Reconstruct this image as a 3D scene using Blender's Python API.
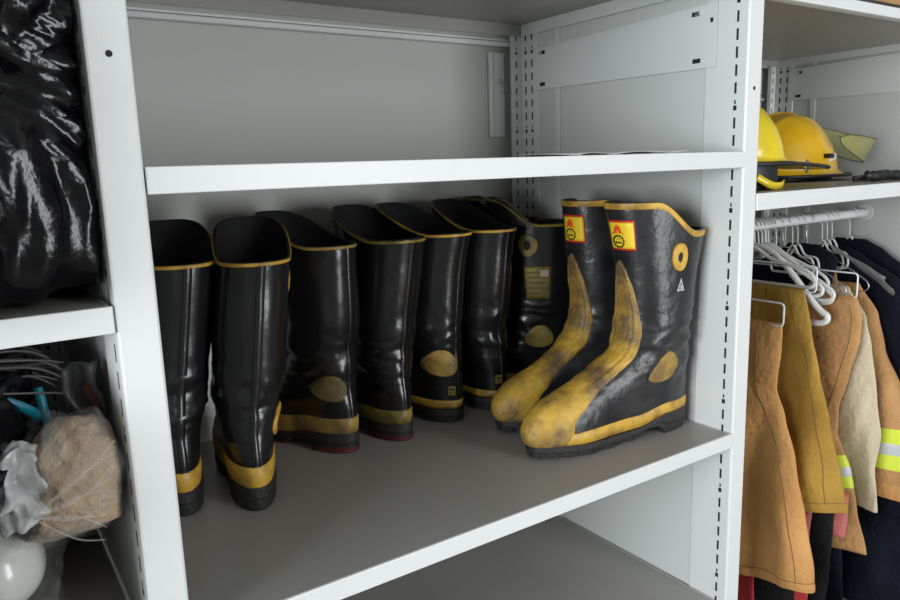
import bpy, bmesh, math, random
import numpy as np
from mathutils import Vector, Matrix, noise, Quaternion

D = bpy.data
for o in list(D.objects): D.objects.remove(o)
SC = bpy.context.scene
COL = SC.collection
PI = math.pi

# ------------------------------------------------------------------ camera
CX, CY, CZ, YAW, PITCH, ROLL, FPX = -0.168, -0.7917, -0.0074, 0.5939, -0.1827, -0.0311, 731.82
fw = Vector((math.sin(YAW)*math.cos(PITCH), math.cos(YAW)*math.cos(PITCH), math.sin(PITCH)))
r0 = Vector((math.cos(YAW), -math.sin(YAW), 0)); u0 = r0.cross(fw)
rt = math.cos(ROLL)*r0 + math.sin(ROLL)*u0; up = -math.sin(ROLL)*r0 + math.cos(ROLL)*u0
cam = D.objects.new('camera', D.cameras.new('camera')); COL.objects.link(cam)
cam.matrix_world = Matrix(((rt.x, up.x, -fw.x, CX), (rt.y, up.y, -fw.y, CY), (rt.z, up.z, -fw.z, CZ), (0, 0, 0, 1)))
cam.data.sensor_width = 36; cam.data.lens = FPX/900*36; cam.data.clip_start = 0.02
SC.camera = cam

# ------------------------------------------------------------------ world, light, exposure
SC.view_settings.view_transform = 'Standard'; SC.view_settings.look = 'None'
SC.view_settings.gamma = 1; SC.view_settings.use_curve_mapping = False
SC.view_settings.exposure = 0.44
wd = D.worlds.new('world'); SC.world = wd; wd.use_nodes = True
wb = wd.node_tree.nodes['Background']; wb.inputs[0].default_value = (0.80, 0.90, 1.0, 1); wb.inputs[1].default_value = 1.0

def area(name, loc, target, sx, sy, power, col):
    l = D.lights.new(name, 'AREA'); l.shape = 'RECTANGLE'; l.size = sx; l.size_y = sy; l.energy = power; l.color = col
    o = D.objects.new(name, l); COL.objects.link(o); o.location = loc
    o.rotation_euler = (Vector(target)-Vector(loc)).to_track_quat('-Z', 'Y').to_euler()
    return o
area('daylight_side_window', (-2.72, -1.15, 0.05), (0, -1.0, -0.05), 1.5, 1.1, 88, (0.93, 0.97, 1.0))
area('daylight_front_doorway', (1.55, -3.22, -0.12), (1.55, 0, -0.12), 0.8, 2.3, 58, (0.97, 0.98, 1.0))

# ------------------------------------------------------------------ materials
MATS = {}
def mat(name, col, rough=0.5, metal=0.0, noise_scale=0, noise_amt=0.0, col2=None, bump=0.0, bump_scale=40, spec=0.5, sheen=0, coat=0, alpha=None, stretch=None, detail=4, ramp=(0.35, 0.65)):
    if name in MATS: return MATS[name]
    m = D.materials.new(name); m.use_nodes = True; nt = m.node_tree; N = nt.nodes; L = nt.links
    b = N['Principled BSDF']; b.inputs['Base Color'].default_value = (*col, 1); b.inputs['Roughness'].default_value = rough
    b.inputs['Metallic'].default_value = metal; b.inputs['Specular IOR Level'].default_value = spec
    if sheen: b.inputs['Sheen Weight'].default_value = sheen
    if coat: b.inputs['Coat Weight'].default_value = coat
    tc = N.new('ShaderNodeTexCoord'); mp = N.new('ShaderNodeMapping'); L.new(tc.outputs['Object'], mp.inputs['Vector'])
    if stretch: mp.inputs['Scale'].default_value = stretch
    if noise_scale:
        t = N.new('ShaderNodeTexNoise'); t.inputs['Scale'].default_value = noise_scale; t.inputs['Detail'].default_value = detail
        L.new(mp.outputs[0], t.inputs['Vector'])
        r = N.new('ShaderNodeValToRGB'); r.color_ramp.elements[0].position = ramp[0]; r.color_ramp.elements[1].position = ramp[1]
        c2 = col2 if col2 else tuple(c*(1-noise_amt) for c in col)
        r.color_ramp.elements[0].color = (*c2, 1); r.color_ramp.elements[1].color = (*col, 1)
        L.new(t.outputs['Fac'], r.inputs['Fac']); L.new(r.outputs['Color'], b.inputs['Base Color'])
    if bump:
        t2 = N.new('ShaderNodeTexNoise'); t2.inputs['Scale'].default_value = bump_scale; t2.inputs['Detail'].default_value = 5
        L.new(mp.outputs[0], t2.inputs['Vector'])
        bp = N.new('ShaderNodeBump'); bp.inputs['Strength'].default_value = bump; bp.inputs['Distance'].default_value = 0.01
        L.new(t2.outputs['Fac'], bp.inputs['Height']); L.new(bp.outputs['Normal'], b.inputs['Normal'])
    if alpha is not None: b.inputs['Alpha'].default_value = alpha
    MATS[name] = m; return m

PAINT = mat('grey_powder_coat', (0.70, 0.72, 0.71), 0.42, noise_scale=3, noise_amt=0.03, bump=0.02, bump_scale=500)
PANEL = mat('grey_sheet_paint', (0.62, 0.64, 0.62), 0.48, noise_scale=2, noise_amt=0.04, bump=0.02, bump_scale=500)
DECK = mat('shaded_deck_paint', (0.345, 0.335, 0.31), 0.40, noise_scale=2.5, noise_amt=0.08, bump=0.03, bump_scale=600)  # same shelf paint, darker copy: the weaker light on decks is in the colour
SLOT = mat('slot_black', (0.012, 0.012, 0.014), 0.8)
STEEL = mat('clip_steel', (0.7, 0.7, 0.72), 0.25, metal=1.0)
RUB = mat('black_rubber', (0.006, 0.006, 0.008), 0.24, noise_scale=9, col2=(0.011, 0.011, 0.011), bump=0.08, bump_scale=45, ramp=(0.3, 0.75))
RUBD = mat('dusty_black_rubber', (0.012, 0.012, 0.014), 0.33, noise_scale=11, col2=(0.034, 0.033, 0.033), bump=0.25, bump_scale=38, ramp=(0.30, 0.62))
LIN = mat('boot_lining', (0.008, 0.008, 0.009), 0.85, noise_scale=60, noise_amt=0.4)
SOLE = mat('sole_rubber', (0.007, 0.007, 0.008), 0.65, noise_scale=30, col2=(0.018, 0.017, 0.015), bump=0.3, bump_scale=120, ramp=(0.3, 0.8))
SOLER = mat('red_sole_rubber', (0.10, 0.010, 0.012), 0.7, noise_scale=40, noise_amt=0.6)
YEL = mat('yellow_rubber', (0.58, 0.35, 0.045), 0.45, noise_scale=28, col2=(0.22, 0.12, 0.03), bump=0.1, bump_scale=60, ramp=(0.28, 0.55))
YELD = mat('worn_yellow_rubber', (0.42, 0.26, 0.05), 0.5, noise_scale=22, col2=(0.13, 0.085, 0.03), bump=0.2, bump_scale=60, ramp=(0.30, 0.68))
YELG = mat('dirty_shin_rubber', (0.56, 0.34, 0.045), 0.5, noise_scale=15, col2=(0.13, 0.085, 0.04), bump=0.35, bump_scale=80, ramp=(0.38, 0.62), detail=9)
OLV = mat('olive_rubber', (0.30, 0.22, 0.03), 0.5, noise_scale=25, col2=(0.10, 0.08, 0.02), bump=0.1, bump_scale=60)
LBY = mat('label_yellow', (0.85, 0.60, 0.03), 0.35)
LBR = mat('label_red', (0.55, 0.03, 0.02), 0.4)
LBI = mat('label_orange', (0.85, 0.09, 0.02), 0.4)
LBK = mat('label_black', (0.01, 0.01, 0.01), 0.5)
LBP = mat('label_pink', (0.45, 0.33, 0.28), 0.5)
TAG = mat('silver_tag', (0.42, 0.46, 0.45), 0.5)
TAGD = mat('tag_print', (0.14, 0.16, 0.16), 0.6)

BACKP = mat('shaded_back_sheet', (0.50, 0.51, 0.485), 0.5, noise_scale=2, noise_amt=0.06, bump=0.02, bump_scale=500)  # darker copy of the panel paint, shade at the bay's back painted in
# ------------------------------------------------------------------ helpers
def link(name, bm_or_me, m=None, parent=None, smooth=False, mats=None):
    if isinstance(bm_or_me, bmesh.types.BMesh):
        me = D.meshes.new(name); bm_or_me.normal_update(); bm_or_me.to_mesh(me); bm_or_me.free()
    else: me = bm_or_me
    for mm in (mats or ([m] if m else [])): me.materials.append(mm)
    if smooth: me.polygons.foreach_set('use_smooth', [True]*len(me.polygons))
    o = D.objects.new(name, me); COL.objects.link(o)
    if parent: o.parent = parent
    return o
def tag(o, label=None, cat=None, group=None, kind=None):
    if label: o['label'] = label
    if cat: o['category'] = cat
    if group: o['group'] = group
    if kind: o['kind'] = kind
    return o
def thing(name, label, cat, loc=(0, 0, 0), rz=0, group=None):
    o = D.objects.new(name, None); COL.objects.link(o); o.location = loc; o.rotation_euler = (0, 0, rz)
    o.empty_display_size = 0.05
    return tag(o, label, cat, group)
def box(bm, x0, x1, y0, y1, z0, z1, bev=0.0, mi=0):
    vs = [bm.verts.new((x, y, z)) for x in (x0, x1) for y in (y0, y1) for z in (z0, z1)]
    fs = []
    for q in ((0, 1, 3, 2), (4, 6, 7, 5), (0, 4, 5, 1), (2, 3, 7, 6), (0, 2, 6, 4), (1, 5, 7, 3)):
        f = bm.faces.new([vs[i] for i in q]); f.material_index = mi; fs.append(f)
    if bev:
        es = list({e for f in fs for e in f.edges})
        bmesh.ops.bevel(bm, geom=es, offset=bev, segments=2, affect='EDGES', profile=0.5)
def bxo(name, dims, m, parent=None, bev=0.0015):
    bm = bmesh.new(); box(bm, *dims, bev=bev); return link(name, bm, m, parent)
def catmull(P, closed=False, n=8):
    P = [Vector(p) for p in P]; out = []; L = len(P)
    rng = range(L) if closed else range(L-1)
    for i in rng:
        g = (lambda k: P[k % L]) if closed else (lambda k: P[max(0, min(L-1, k))])
        a, b, c, d = g(i-1), g(i), g(i+1), g(i+2)
        for j in range(n):
            t = j/n
            out.append(0.5*((2*b)+(c-a)*t+(2*a-5*b+4*c-d)*t*t+(3*b-a-3*c+d)*t**3))
    if not closed: out.append(P[-1])
    return out
def tube(bm, pts, r, seg=8, closed=False, mi=0, cap=True):
    pts = [Vector(p) for p in pts]; n = len(pts); rings = []
    t0 = (pts[1]-pts[0]).normalized(); ref = Vector((0, 0, 1)) if abs(t0.z) < 0.9 else Vector((1, 0, 0))
    nrm = t0.cross(ref).normalized()
    for i, p in enumerate(pts):
        if closed: t = (pts[(i+1) % n]-pts[i-1]).normalized()
        else: t = (pts[min(n-1, i+1)]-pts[max(0, i-1)]).normalized()
        nrm = (nrm-t*nrm.dot(t)).normalized(); b = t.cross(nrm)
        rr = r[i] if isinstance(r, (list, tuple)) else r
        rings.append([bm.verts.new(p+rr*(math.cos(2*PI*k/seg)*nrm+math.sin(2*PI*k/seg)*b)) for k in range(seg)])
    m = n if closed else n-1
    for i in range(m):
        A, B = rings[i], rings[(i+1) % n]
        for k in range(seg):
            f = bm.faces.new((A[k], A[(k+1) % seg], B[(k+1) % seg], B[k])); f.material_index = mi
    if cap and not closed:
        for R, s in ((rings[0], 1), (rings[-1], -1)):
            f = bm.faces.new(R[::-1] if s > 0 else R); f.material_index = mi
def grid_mesh(name, rows, close_u=False, flip=False, cap_ends=False):
    """rows: list of rows of points -> mesh"""
    nr = len(rows); nc = len(rows[0]); vs = [tuple(p) for r in rows for p in r]; fs = []
    for i in range(nr-1):
        for j in range(nc if close_u else nc-1):
            a = i*nc+j; b = i*nc+(j+1) % nc; c = (i+1)*nc+(j+1) % nc; d = (i+1)*nc+j
            fs.append((a, d, c, b) if flip else (a, b, c, d))
    if cap_ends:
        fs.append(tuple(range(nc-1, -1, -1)) if not flip else tuple(range(nc)))
        q = tuple((nr-1)*nc+j for j in range(nc)); fs.append(q if not flip else q[::-1])
    me = D.meshes.new(name); me.from_pydata(vs, [], fs); me.update(); return me
def sm(a, b, x):
    t = max(0.0, min(1.0, (x-a)/(b-a))); return t*t*(3-2*t)
def fbm(x, y, z, o=3):
    return noise.fractal(Vector((x, y, z)), 0.9, 2.0, o)
def keyed(K, x):
    if x <= K[0][0]: return K[0][1]
    for (a, va), (b, vb) in zip(K, K[1:]):
        if x <= b:
            t = (x-a)/(b-a); t = t*t*(3-2*t)*0.5+t*0.5; return va+(vb-va)*t
    return K[-1][1]

# ------------------------------------------------------------------ room shell
FLOOR = -1.36
def struct(name, dims, m):
    o = bxo(name, dims, m, bev=0); o['kind'] = 'structure'; return o
WALLM = mat('painted_wall', (0.33, 0.33, 0.31), 0.8, noise_scale=3, noise_amt=0.05)
struct('floor', (-2.9, 4.6, -3.4, 0.8, FLOOR-0.05, FLOOR), mat('grey_floor', (0.30, 0.29, 0.27), 0.5, noise_scale=12, noise_amt=0.2))
struct('ceiling', (-2.9, 4.6, -3.4, 0.8, 1.45, 1.5), mat('ceiling_white', (0.40, 0.40, 0.39), 0.9, noise_scale=30, noise_amt=0.05))
struct('wall_back', (-2.9, 4.6, 0.70, 0.8, FLOOR, 1.45), WALLM)
struct('wall_right', (4.5, 4.6, -3.4, 0.70, FLOOR, 1.45), WALLM)
def wall_with_window(name, axis, pos, a0, a1, w0, w1, z0, z1, n):
    bm = bmesh.new(); t0, t1 = pos
    for (p0, p1, q0, q1) in ((a0, w0, FLOOR, 1.45), (w1, a1, FLOOR, 1.45), (w0, w1, FLOOR, z0), (w0, w1, z1, 1.45)):
        if axis == 'x': box(bm, t0, t1, p0, p1, q0, q1)
        else: box(bm, p0, p1, t0, t1, q0, q1)
    link(name, bm, WALLM)['kind'] = 'structure'
    bm = bmesh.new(); f = 0.04; mid = (w0+w1)/2; c = (t0+t1)/2
    for (p0, p1, q0, q1) in ((w0, w0+f, z0, z1), (w1-f, w1, z0, z1), (w0+f, w1-f, z0, z0+f), (w0+f, w1-f, z1-f, z1), (mid-f/2, mid+f/2, z0+f, z1-f)):
        if axis == 'x': box(bm, c-0.02, c+0.02, p0, p1, q0, q1, bev=0.003)
        else: box(bm, p0, p1, c-0.02, c+0.02, q0, q1, bev=0.003)
    w = link('window_%d' % n, bm, mat('white_frame', (0.75, 0.75, 0.75), 0.4)); w['kind'] = 'structure'
wall_with_window('wall_left', 'x', (-2.9, -2.8), -3.4, 0.70, -2.0, -0.3, -0.65, 0.75, 1)
wall_with_window('wall_front', 'y', (-3.4, -3.3), -2.8, 4.5, 1.08, 2.02, FLOOR+0.04, 1.10, 2)

# ------------------------------------------------------------------ shelving
PW = 0.0425; PITCHX = 1.0425; YB = 0.605; TOPZ = 1.0
def slot_col(bm, plane, pos, c, z0, z1, sp=0.0300, ln=0.019, w=0.0042, sgn=1, alt=True):
    k = 0; z = z0
    while z < z1:
        l = ln if not (alt and k % 6 == 4) else ln*0.45
        for (zz, ll, ww) in (((z, l, w),) if l == ln else ((z-0.004, l, w*1.6), (z+0.006, l*0.8, w*0.7))):
            e = 0.0004
            if plane == 'x': box(bm, pos-e, pos+e, c-ww/2, c+ww/2, zz-ll/2, zz+ll/2, mi=1)
            else: box(bm, c-ww/2, c+ww/2, pos-e, pos+e, zz-ll/2, zz+ll/2, mi=1)
        z += sp; k += 1
UPR_LAB = ['white upright frame at the far left end, beside the black bags',
           'white upright with one round hole, left of the boots beside the black bags',
           'white upright with slotted inner face, between the boots and the coats',
           'white upright frame closing the coat bay behind the helmets']
for k in range(4):
    x0 = (k-1)*PITCHX-PW
    t = thing('upright_frame', UPR_LAB[k], 'shelf upright', (x0, 0, FLOOR), 0, 'shelving uprights')
    x1 = PW; H = TOPZ-FLOOR
    bm = bmesh.new(); box(bm, 0, x1, 0, 0.088, 0.001, H, bev=0.003)
    for s in (0, PW): slot_col(bm, 'x', s, 0.022, 0.05+0.0097, H-0.02)
    tube(bm, [(0.0215, -0.0005, -FLOOR+0.108), (0.0215, 0.0005, -FLOOR+0.108)], 0.0033, 16, mi=1)
    link('front_post', bm, parent=t, mats=[PAINT, SLOT])
    bm = bmesh.new(); box(bm, 0, x1, 0.545, YB, 0.001, H, bev=0.002)
    for s in (0, PW):
        slot_col(bm, 'x', s, 0.588, 0.05, H-0.02, sp=0.03, ln=0.017); slot_col(bm, 'x', s, 0.566, 0.05, H-0.02, sp=0.03, ln=0.017)
    link('rear_post', bm, parent=t, mats=[PAINT, SLOT])
    bm = bmesh.new(); box(bm, -0.024, x1+0.024, YB, YB+0.012, 0.001, H, bev=0.001)
    for s in (-0.015, PW+0.015): slot_col(bm, 'y', YB, s, 0.05, H-0.02, sp=0.03, ln=0.014, w=0.0035)
    link('back_flange', bm, parent=t, mats=[PAINT, SLOT])
    bm = bmesh.new(); box(bm, 0.003, x1-0.003, 0.089, 0.545, 0.001, H)
    link('side_panel', bm, PANEL, t)
    for s in (0.0005, PW-0.0025):
        bm = bmesh.new(); box(bm, s, s+0.002, 0.472, 0.487, 0.001, H, bev=0.0005); link('seam_strip', bm, PAINT, t)
    for s in (-1, 1):      # stiffening plate high on each face, tapered towards the back
        xa = -0.0035 if s < 0 else PW+0.0005; xb = xa+0.003
        bm = bmesh.new(); zf0, zf1, zb0, zb1 = 0.150-FLOOR, 0.262-FLOOR, 0.157-FLOOR, 0.250-FLOOR
        pts = [(0.062, zf0), (0.062, zf1), (0.557, zb1), (0.557, zb0)]
        A = [bm.verts.new((xa, y, z)) for y, z in pts]; B = [bm.verts.new((xb, y, z)) for y, z in pts]
        bm.faces.new(A); bm.faces.new(B[::-1])
        for i in range(4): bm.faces.new((A[i], B[i], B[(i+1) % 4], A[(i+1) % 4]))
        bmesh.ops.recalc_face_normals(bm, faces=bm.faces)
        bmesh.ops.bevel(bm, geom=list(bm.edges), offset=0.0008, segments=1, affect='EDGES')
        xs = xa if s < 0 else xb
        for y, z in ((0.112, 0.247), (0.108, 0.165), (0.53, 0.238), (0.53, 0.168)):
            box(bm, xs-0.0004, xs+0.0004, y-0.013, y+0.004, z-FLOOR-0.004, z-FLOOR+0.004, mi=1)
        box(bm, xs-0.0004, xs+0.0004, 0.070, 0.076, 0.232-FLOOR-0.004, 0.232-FLOOR+0.004, mi=1)
        pl = link('stiffener_plate', bm, parent=t, mats=[PAINT, SLOT])
        for y, z in ((0.102, 0.247), (0.53, 0.238)):
            bm = bmesh.new(); box(bm, xs-0.004, xs+0.004, y-0.006, y+0.006, z-FLOOR-0.003, z-FLOOR+0.003, bev=0.001)
            link('clip', bm, STEEL, pl)

BLAB = ['grey steel back panel behind the black bags', 'grey steel back panel behind the boots with a rail across it', 'grey steel back panel behind the hanging coats']
for k in range(3):
    x0 = (k-1)*PITCHX
    t = thing('back_panel', BLAB[k], 'shelving panel', (x0, 0.62, FLOOR), 0, 'shelving back panels')
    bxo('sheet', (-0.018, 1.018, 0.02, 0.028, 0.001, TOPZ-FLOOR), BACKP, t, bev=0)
    z = 0.262-FLOOR
    bm = bmesh.new(); box(bm, 0.0, 1.0, -0.001, 0.02, z, z+0.011, bev=0.003); box(bm, 0.0, 1.0, 0.006, 0.02, z+0.013, z+0.018, bev=0.001)
    link('cross_rail', bm, PAINT, t)
    bm = bmesh.new(); box(bm, 0.925, 0.972, 0.014, 0.02, 0.055-FLOOR, 0.25-FLOOR, bev=0.001)
    box(bm, 0.938, 0.941, 0.011, 0.014, 0.055-FLOOR, 0.25-FLOOR)
    g = link('bracket_plate', bm, PAINT, t)
    for dz, dx in ((0.185, 0.957), (0.165, 0.968)):
        bm = bmesh.new(); c = Vector((dx, 0.008, dz-FLOOR))
        tube(bm, [c+Vector((0.006*math.cos(a), 0, 0.006*math.sin(a))) for a in [i*PI/5 for i in range(10)]], 0.0016, 6, closed=True)
        link('clip', bm, STEEL, g, smooth=True)

def shelf(x0, z, label, t=0.028, tz=0):
    s = thing('metal_shelf', label, 'shelf', (x0, 0, z), 0, 'metal shelves')
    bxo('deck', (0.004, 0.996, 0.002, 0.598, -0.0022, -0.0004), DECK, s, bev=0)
    bm = bmesh.new(); box(bm, 0.0012, 0.9988, -0.0015, 0.0035, -t, 0, bev=0.0012); box(bm, 0.004, 0.996, 0.004, 0.02, -t, -t+0.0015)
    link('front_lip', bm, PAINT, s)
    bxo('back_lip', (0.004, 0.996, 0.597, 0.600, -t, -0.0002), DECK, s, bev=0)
    for xx in (0.0035, 0.9945):
        bxo('side_flange', (xx, xx+0.002, 0.004, 0.597, -t, -0.0002), PAINT, s, bev=0)
    return s
T2 = 0.311
shelf(0, T2, 'topmost metal shelf above the boots, only its underside showing')
shelf(0, 0.0, 'empty metal shelf directly above the row of boots')
shelf(0, -0.5224, 'grey metal shelf the rubber boots stand on')
shelf(0, -0.8786, 'empty grey metal shelf below the boots')
shelf(-PITCHX, -0.137, 'metal shelf at left with the black bin bag on it')
shelf(-PITCHX, -0.5224, 'metal shelf at lower left under the clear plastic bags')
shelf(PITCHX, 0.283, 'metal shelf above the yellow helmets', t=0.0205)
shelf(PITCHX, -0.0755, 'metal shelf the yellow helmets rest on, above the clothes rod', t=0.031)
# box on the top right shelf
t = thing('cardboard_box', 'brown cardboard box with dark base on the shelf above the helmets', 'box', (PITCHX+0.60, 0.17, 0.2835), 0)
bxo('box_body', (-0.32, 0.3, -0.15, 0.2, 0.012, 0.2), mat('cardboard', (0.42, 0.24, 0.10), 0.8, noise_scale=20, noise_amt=0.2), t, 0.003)
bxo('base_tray', (-0.325, 0.305, -0.155, 0.205, 0.0, 0.012), mat('dark_tray', (0.03, 0.03, 0.03), 0.6), t, 0.002)
# paper slips on upper shelf
PAP = mat('paper', (0.72, 0.73, 0.70), 0.7, noise_scale=5, noise_amt=0.05)
for (x, y, a, lab) in ((0.68, 0.10, 0.3, 'left one of two thin white papers lying on the shelf above the boots'), (0.80, 0.08, -0.2, 'right one of two thin white papers lying on the shelf above the boots')):
    rows = [[((i/8-0.5)*0.15, (j/6-0.5)*0.11, 0.0008+0.0035*abs(math.sin(i*0.5+j*0.3))) for i in range(9)] for j in range(7)]
    o = link('paper_slip', grid_mesh('paper_slip', rows), PAP, smooth=True); o.location = (x, y, 0.0); o.rotation_euler = (0, 0, a)
    tag(o, lab, 'paper', 'papers on the upper shelf')
    md = o.modifiers.new('s', 'SOLIDIFY'); md.thickness = 0.0006; md.offset = 1

# ------------------------------------------------------------------ boots
NT = 96
def make_boot(P):
    """local frame: heel centre at origin, toe to +X, left side +Y, floor z=0"""
    g = P.get
    L = g('len', 1.0); lean = g('lean', 0.0); side = g('side', 0.0); seed = g('seed', 0); topa = g('top', 1.0); wr = g('wrinkle', 1.0)
    b0, b1 = g('band', (0.030, 0.060)); dzr = g('drise', 0.0)
    #        F(x,z)          B(x,z)          w(back) w(front)
    K = [((0.252, 0.018), (-0.043, 0.018), .035, .046),
         ((0.262, 0.030), (-0.046, 0.028), .037, .049),
         ((0.264, 0.045), (-0.047, 0.040), .038, .050),
         ((0.257, 0.066), (-0.047, 0.052), .039, .050),
         ((0.238, 0.086), (-0.047, 0.063), .039, .049),
         ((0.208, 0.102), (-0.047, 0.075), .040, .047),
         ((0.170, 0.121), (-0.046, 0.088), .041, .045),
         ((0.138, 0.145), (-0.044, 0.105), .043, .044),
         ((0.113, 0.170), (-0.042, 0.130), .046, .046),
         ((0.103, 0.210), (-0.040, 0.165), .050, .050),
         ((0.102, 0.250), (-0.042, 0.205), .053, .053),
         ((0.108, 0.300), (-0.046, 0.250), .055, .055),
         ((0.116, 0.350), (-0.050, 0.295), .056, .056),
         ((0.122, 0.395), (-0.054, 0.340), .057, .057),
         ((0.126, 0.420), (-0.057, 0.365), .0575, .0575),
         ((0.128, 0.440), (-0.059, 0.385), .058, .058)]
    KN = len(K)-1
    arr = np.array([[a[0][0], a[0][1], a[1][0], a[1][1], a[2], a[3]] for a in K])
    def key(s):
        i = min(int(s), KN-1); t = s-i
        p = [arr[max(0, min(KN, i+d))] for d in (-1, 0, 1, 2)]
        return 0.5*((2*p[1])+(p[2]-p[0])*t+(2*p[0]-5*p[1]+4*p[2]-p[3])*t*t+(3*p[1]-p[0]-3*p[2]+p[3])*t**3)
    sub = 7
    S = [i/sub for i in range(KN*sub+1)]
    G = np.zeros((len(S), NT, 3))
    for i, s in enumerate(S):
        fx, fz, bx, bz, wb_, wf_ = key(s)
        ff = sm(9, 6, s) if False else max(0, min(1, (9-s)/3))
        fx = fx*(1-ff)+(fx*L)*ff if s < 9 else fx
        rim = sm(8.5, 12.5, s)
        for j in range(NT):
            th = 2*PI*j/NT; c, sn = math.cos(th), math.sin(th)
            e = 0.86
            px = math.copysign(abs(c)**e, c); py = math.copysign(abs(sn)**e, sn)
            u = (1+px)/2
            w = wb_+(wf_-wb_)*u
            if s < 7: w *= 1-0.16*math.exp(-((u-0.42)/0.16)**2)*(1-s/7)
            if s < 7: w *= 1 + 0.06*math.exp(-((u-0.74)/0.15)**2)*(1-s/7)
            x = bx+(fx-bx)*u; y = py*w
            ul = u*(1-rim)+rim*sm(g('rim_a', 0.26), g('rim_b', 0.72), u)
            z = bz+(fz-bz)*ul
            # heel raise and toe spring
            fall = max(0, 1-z/0.16)
            z += (0.012*(1-sm(0.01, 0.11, x))+0.005*sm(0.17, 0.27, x)**2 + 0.004*math.exp(-((x-0.06)/0.03)**2))*fall
            y += -0.006*math.sin(min(1, x/0.26)*PI)*(1 if x > 0 else 0)*fall*g('foot', 1)
            # section fullness at top
            if s > 9: 
                k_ = (s-9)/(KN-9)*(topa-1)
                x = (x-0.035)*(1+k_)+0.035; y *= 1+k_*0.6
            # ankle creases and shaft dents
            cz = math.exp(-((z-0.175)/0.055)**2)
            n1 = fbm(x*9+seed*3.1, y*9, z*22+seed, 3); n2 = fbm(x*5+seed*1.7, y*6+4, z*5.5+seed*2, 2)
            ridge = 1-abs(fbm(x*14+seed, y*14, z*34+seed*5, 2))*2.2
            d = wr*(0.0055*n1*cz + 0.0030*cz*max(-0.3, ridge)) + 0.0055*n2*sm(0.12, 0.22, z)*g('dent', 1.0)
            nx, ny = c, sn
            x += nx*d; y += ny*d
            hz = max(0, z-0.12)
            x += lean*hz + g('bow', 0.0)*math.sin(min(1, hz/0.3)*PI); y += side*hz
            G[i, j] = (x, y, z)
    ns = len(S)
    def at(s, th, h=0.0):
        fi = max(0, min(ns-1.001, s*sub)); i = int(fi); a = fi-i
        fj = (th/(2*PI)*NT) % NT; j = int(fj); b = fj-j; j1 = (j+1) % NT
        def q(ii, jj): return G[min(ns-1, ii), jj % NT]
        p = (1-a)*((1-b)*q(i, j)+b*q(i, j1))+a*((1-b)*q(i+1, j)+b*q(i+1, j1))
        if h == 0: return Vector(p)
        du = (q(i, j+2)-q(i, j-1)); dv = (q(min(ns-1, i+2), j)-q(max(0, i-1), j))
        n = np.cross(du, dv); n /= (np.linalg.norm(n)+1e-9)
        return Vector(p+n*h)
    def metr(s, th):
        a = (at(s+0.2, th)-at(s-0.2, th)).length/0.4; b = (at(s, th+0.08)-at(s, th-0.08)).length/0.16
        return a, b
    def mapper(s0, th0, rot=0.0):
        ms, mt = metr(s0, th0)
        cr, sr = math.cos(rot), math.sin(rot)
        return lambda u, v, h: at(s0+(u*sr+v*cr)/ms, th0+(u*cr-v*sr)/mt, h)      # u along theta, v up
    def mapper_z(z0, th0, rot=0.0):
        def s_of(th, zt):
            lo, hi = 5.0, S[-1]
            for _ in range(16):
                m = (lo+hi)/2
                if at(m, th).z < zt: lo = m
                else: hi = m
            return lo
        mt = metr(s_of(th0, z0), th0)[1]; cache = {}
        cr, sr = math.cos(rot), math.sin(rot)
        def f(u, v, h):
            th = th0+(u*cr-v*sr)/mt; k = (round(u, 6), round(v, 6))
            if k not in cache: cache[k] = s_of(th, z0+u*sr+v*cr)
            return at(cache[k], th, h)
        return f
    root = thing('rubber_boot', P['label'], 'boot', (P['x'], P['y'], -0.5224+0.0006), P['rz'], P['group'])
    body_m = g('mat', RUB)
    # outer + inner shell
    rows = [[tuple(G[i, j]) for j in range(NT)] for i in range(ns)]
    inner = []
    for i in range(ns-1, int(6.5*sub), -2):
        inner.append([tuple(at(S[i], 2*PI*j/NT, -0.0045)) for j in range(NT)])
    me = grid_mesh('shell', rows+inner, close_u=True, cap_ends=True)
    for m_ in (body_m, LIN): me.materials.append(m_)
    nf = len(me.polygons); cut = (ns)*NT
    mi = [0 if k < cut else 1 for k in range(nf)]; mi[-2] = 0; mi[-1] = 1
    me.polygons.foreach_set('material_index', mi)
    link('shell', me, parent=root, smooth=True)
    # rim trim
    tm = g('trim', YEL); prof = []; rws = []
    Stop = S[-1]
    for j in range(NT):
        th = 2*PI*j/NT; ms = metr(Stop-0.3, th)[0]
        hgt = g('trimh', 0.0075)
        top = at(Stop, th)
        r_ = [at(Stop-hgt/ms, th, 0.0002), at(Stop-hgt/ms*0.9, th, 0.0014), at(Stop-hgt/ms*0.2, th, 0.0016)]
        r_ += [at(Stop-0.0016/ms, th, 0.0012), at(Stop-0.0016/ms, th, 0.0)]
        rws.append(r_)
    rws = [[rws[j][k] for j in range(NT)] for k in range(5)]
    link('rim_trim', grid_mesh('rim_trim', rws, close_u=True), tm, root, smooth=True)
    # foxing band following height
    def s_at_z(th, zt):
        lo, hi = 0.0, 8.0
        for _ in range(18):
            m = (lo+hi)/2
            if at(m, th).z < zt: lo = m
            else: hi = m
        return lo
    bh = []
    for k, (f, h) in enumerate(((0, 0.0003), (0.06, 0.0022), (0.5, 0.0026), (0.94, 0.0022), (1.0, 0.0003))):
        row = []
        for j in range(NT):
            th = 2*PI*j/NT; xx = at(1.0, th).x
            lo_ = 0.019 + (b0-0.019)*(1-sm(0.02, 0.10, xx)); hi_ = lo_ + (b1-b0) + 0.004*math.sin(max(0, min(1, xx/0.25))*PI)
            row.append(at(s_at_z(th, lo_+(hi_-lo_)*f+0.004), th, h))
        bh.append(row)
    link('foxing_band', grid_mesh('foxing_band', bh, close_u=True), g('bandm', YEL), root, smooth=True)
    # outsole
    base = []
    for j in range(NT):
        p = at(0.4, 2*PI*j/NT, 0.0045); base.append(p)
    hs = []
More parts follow.
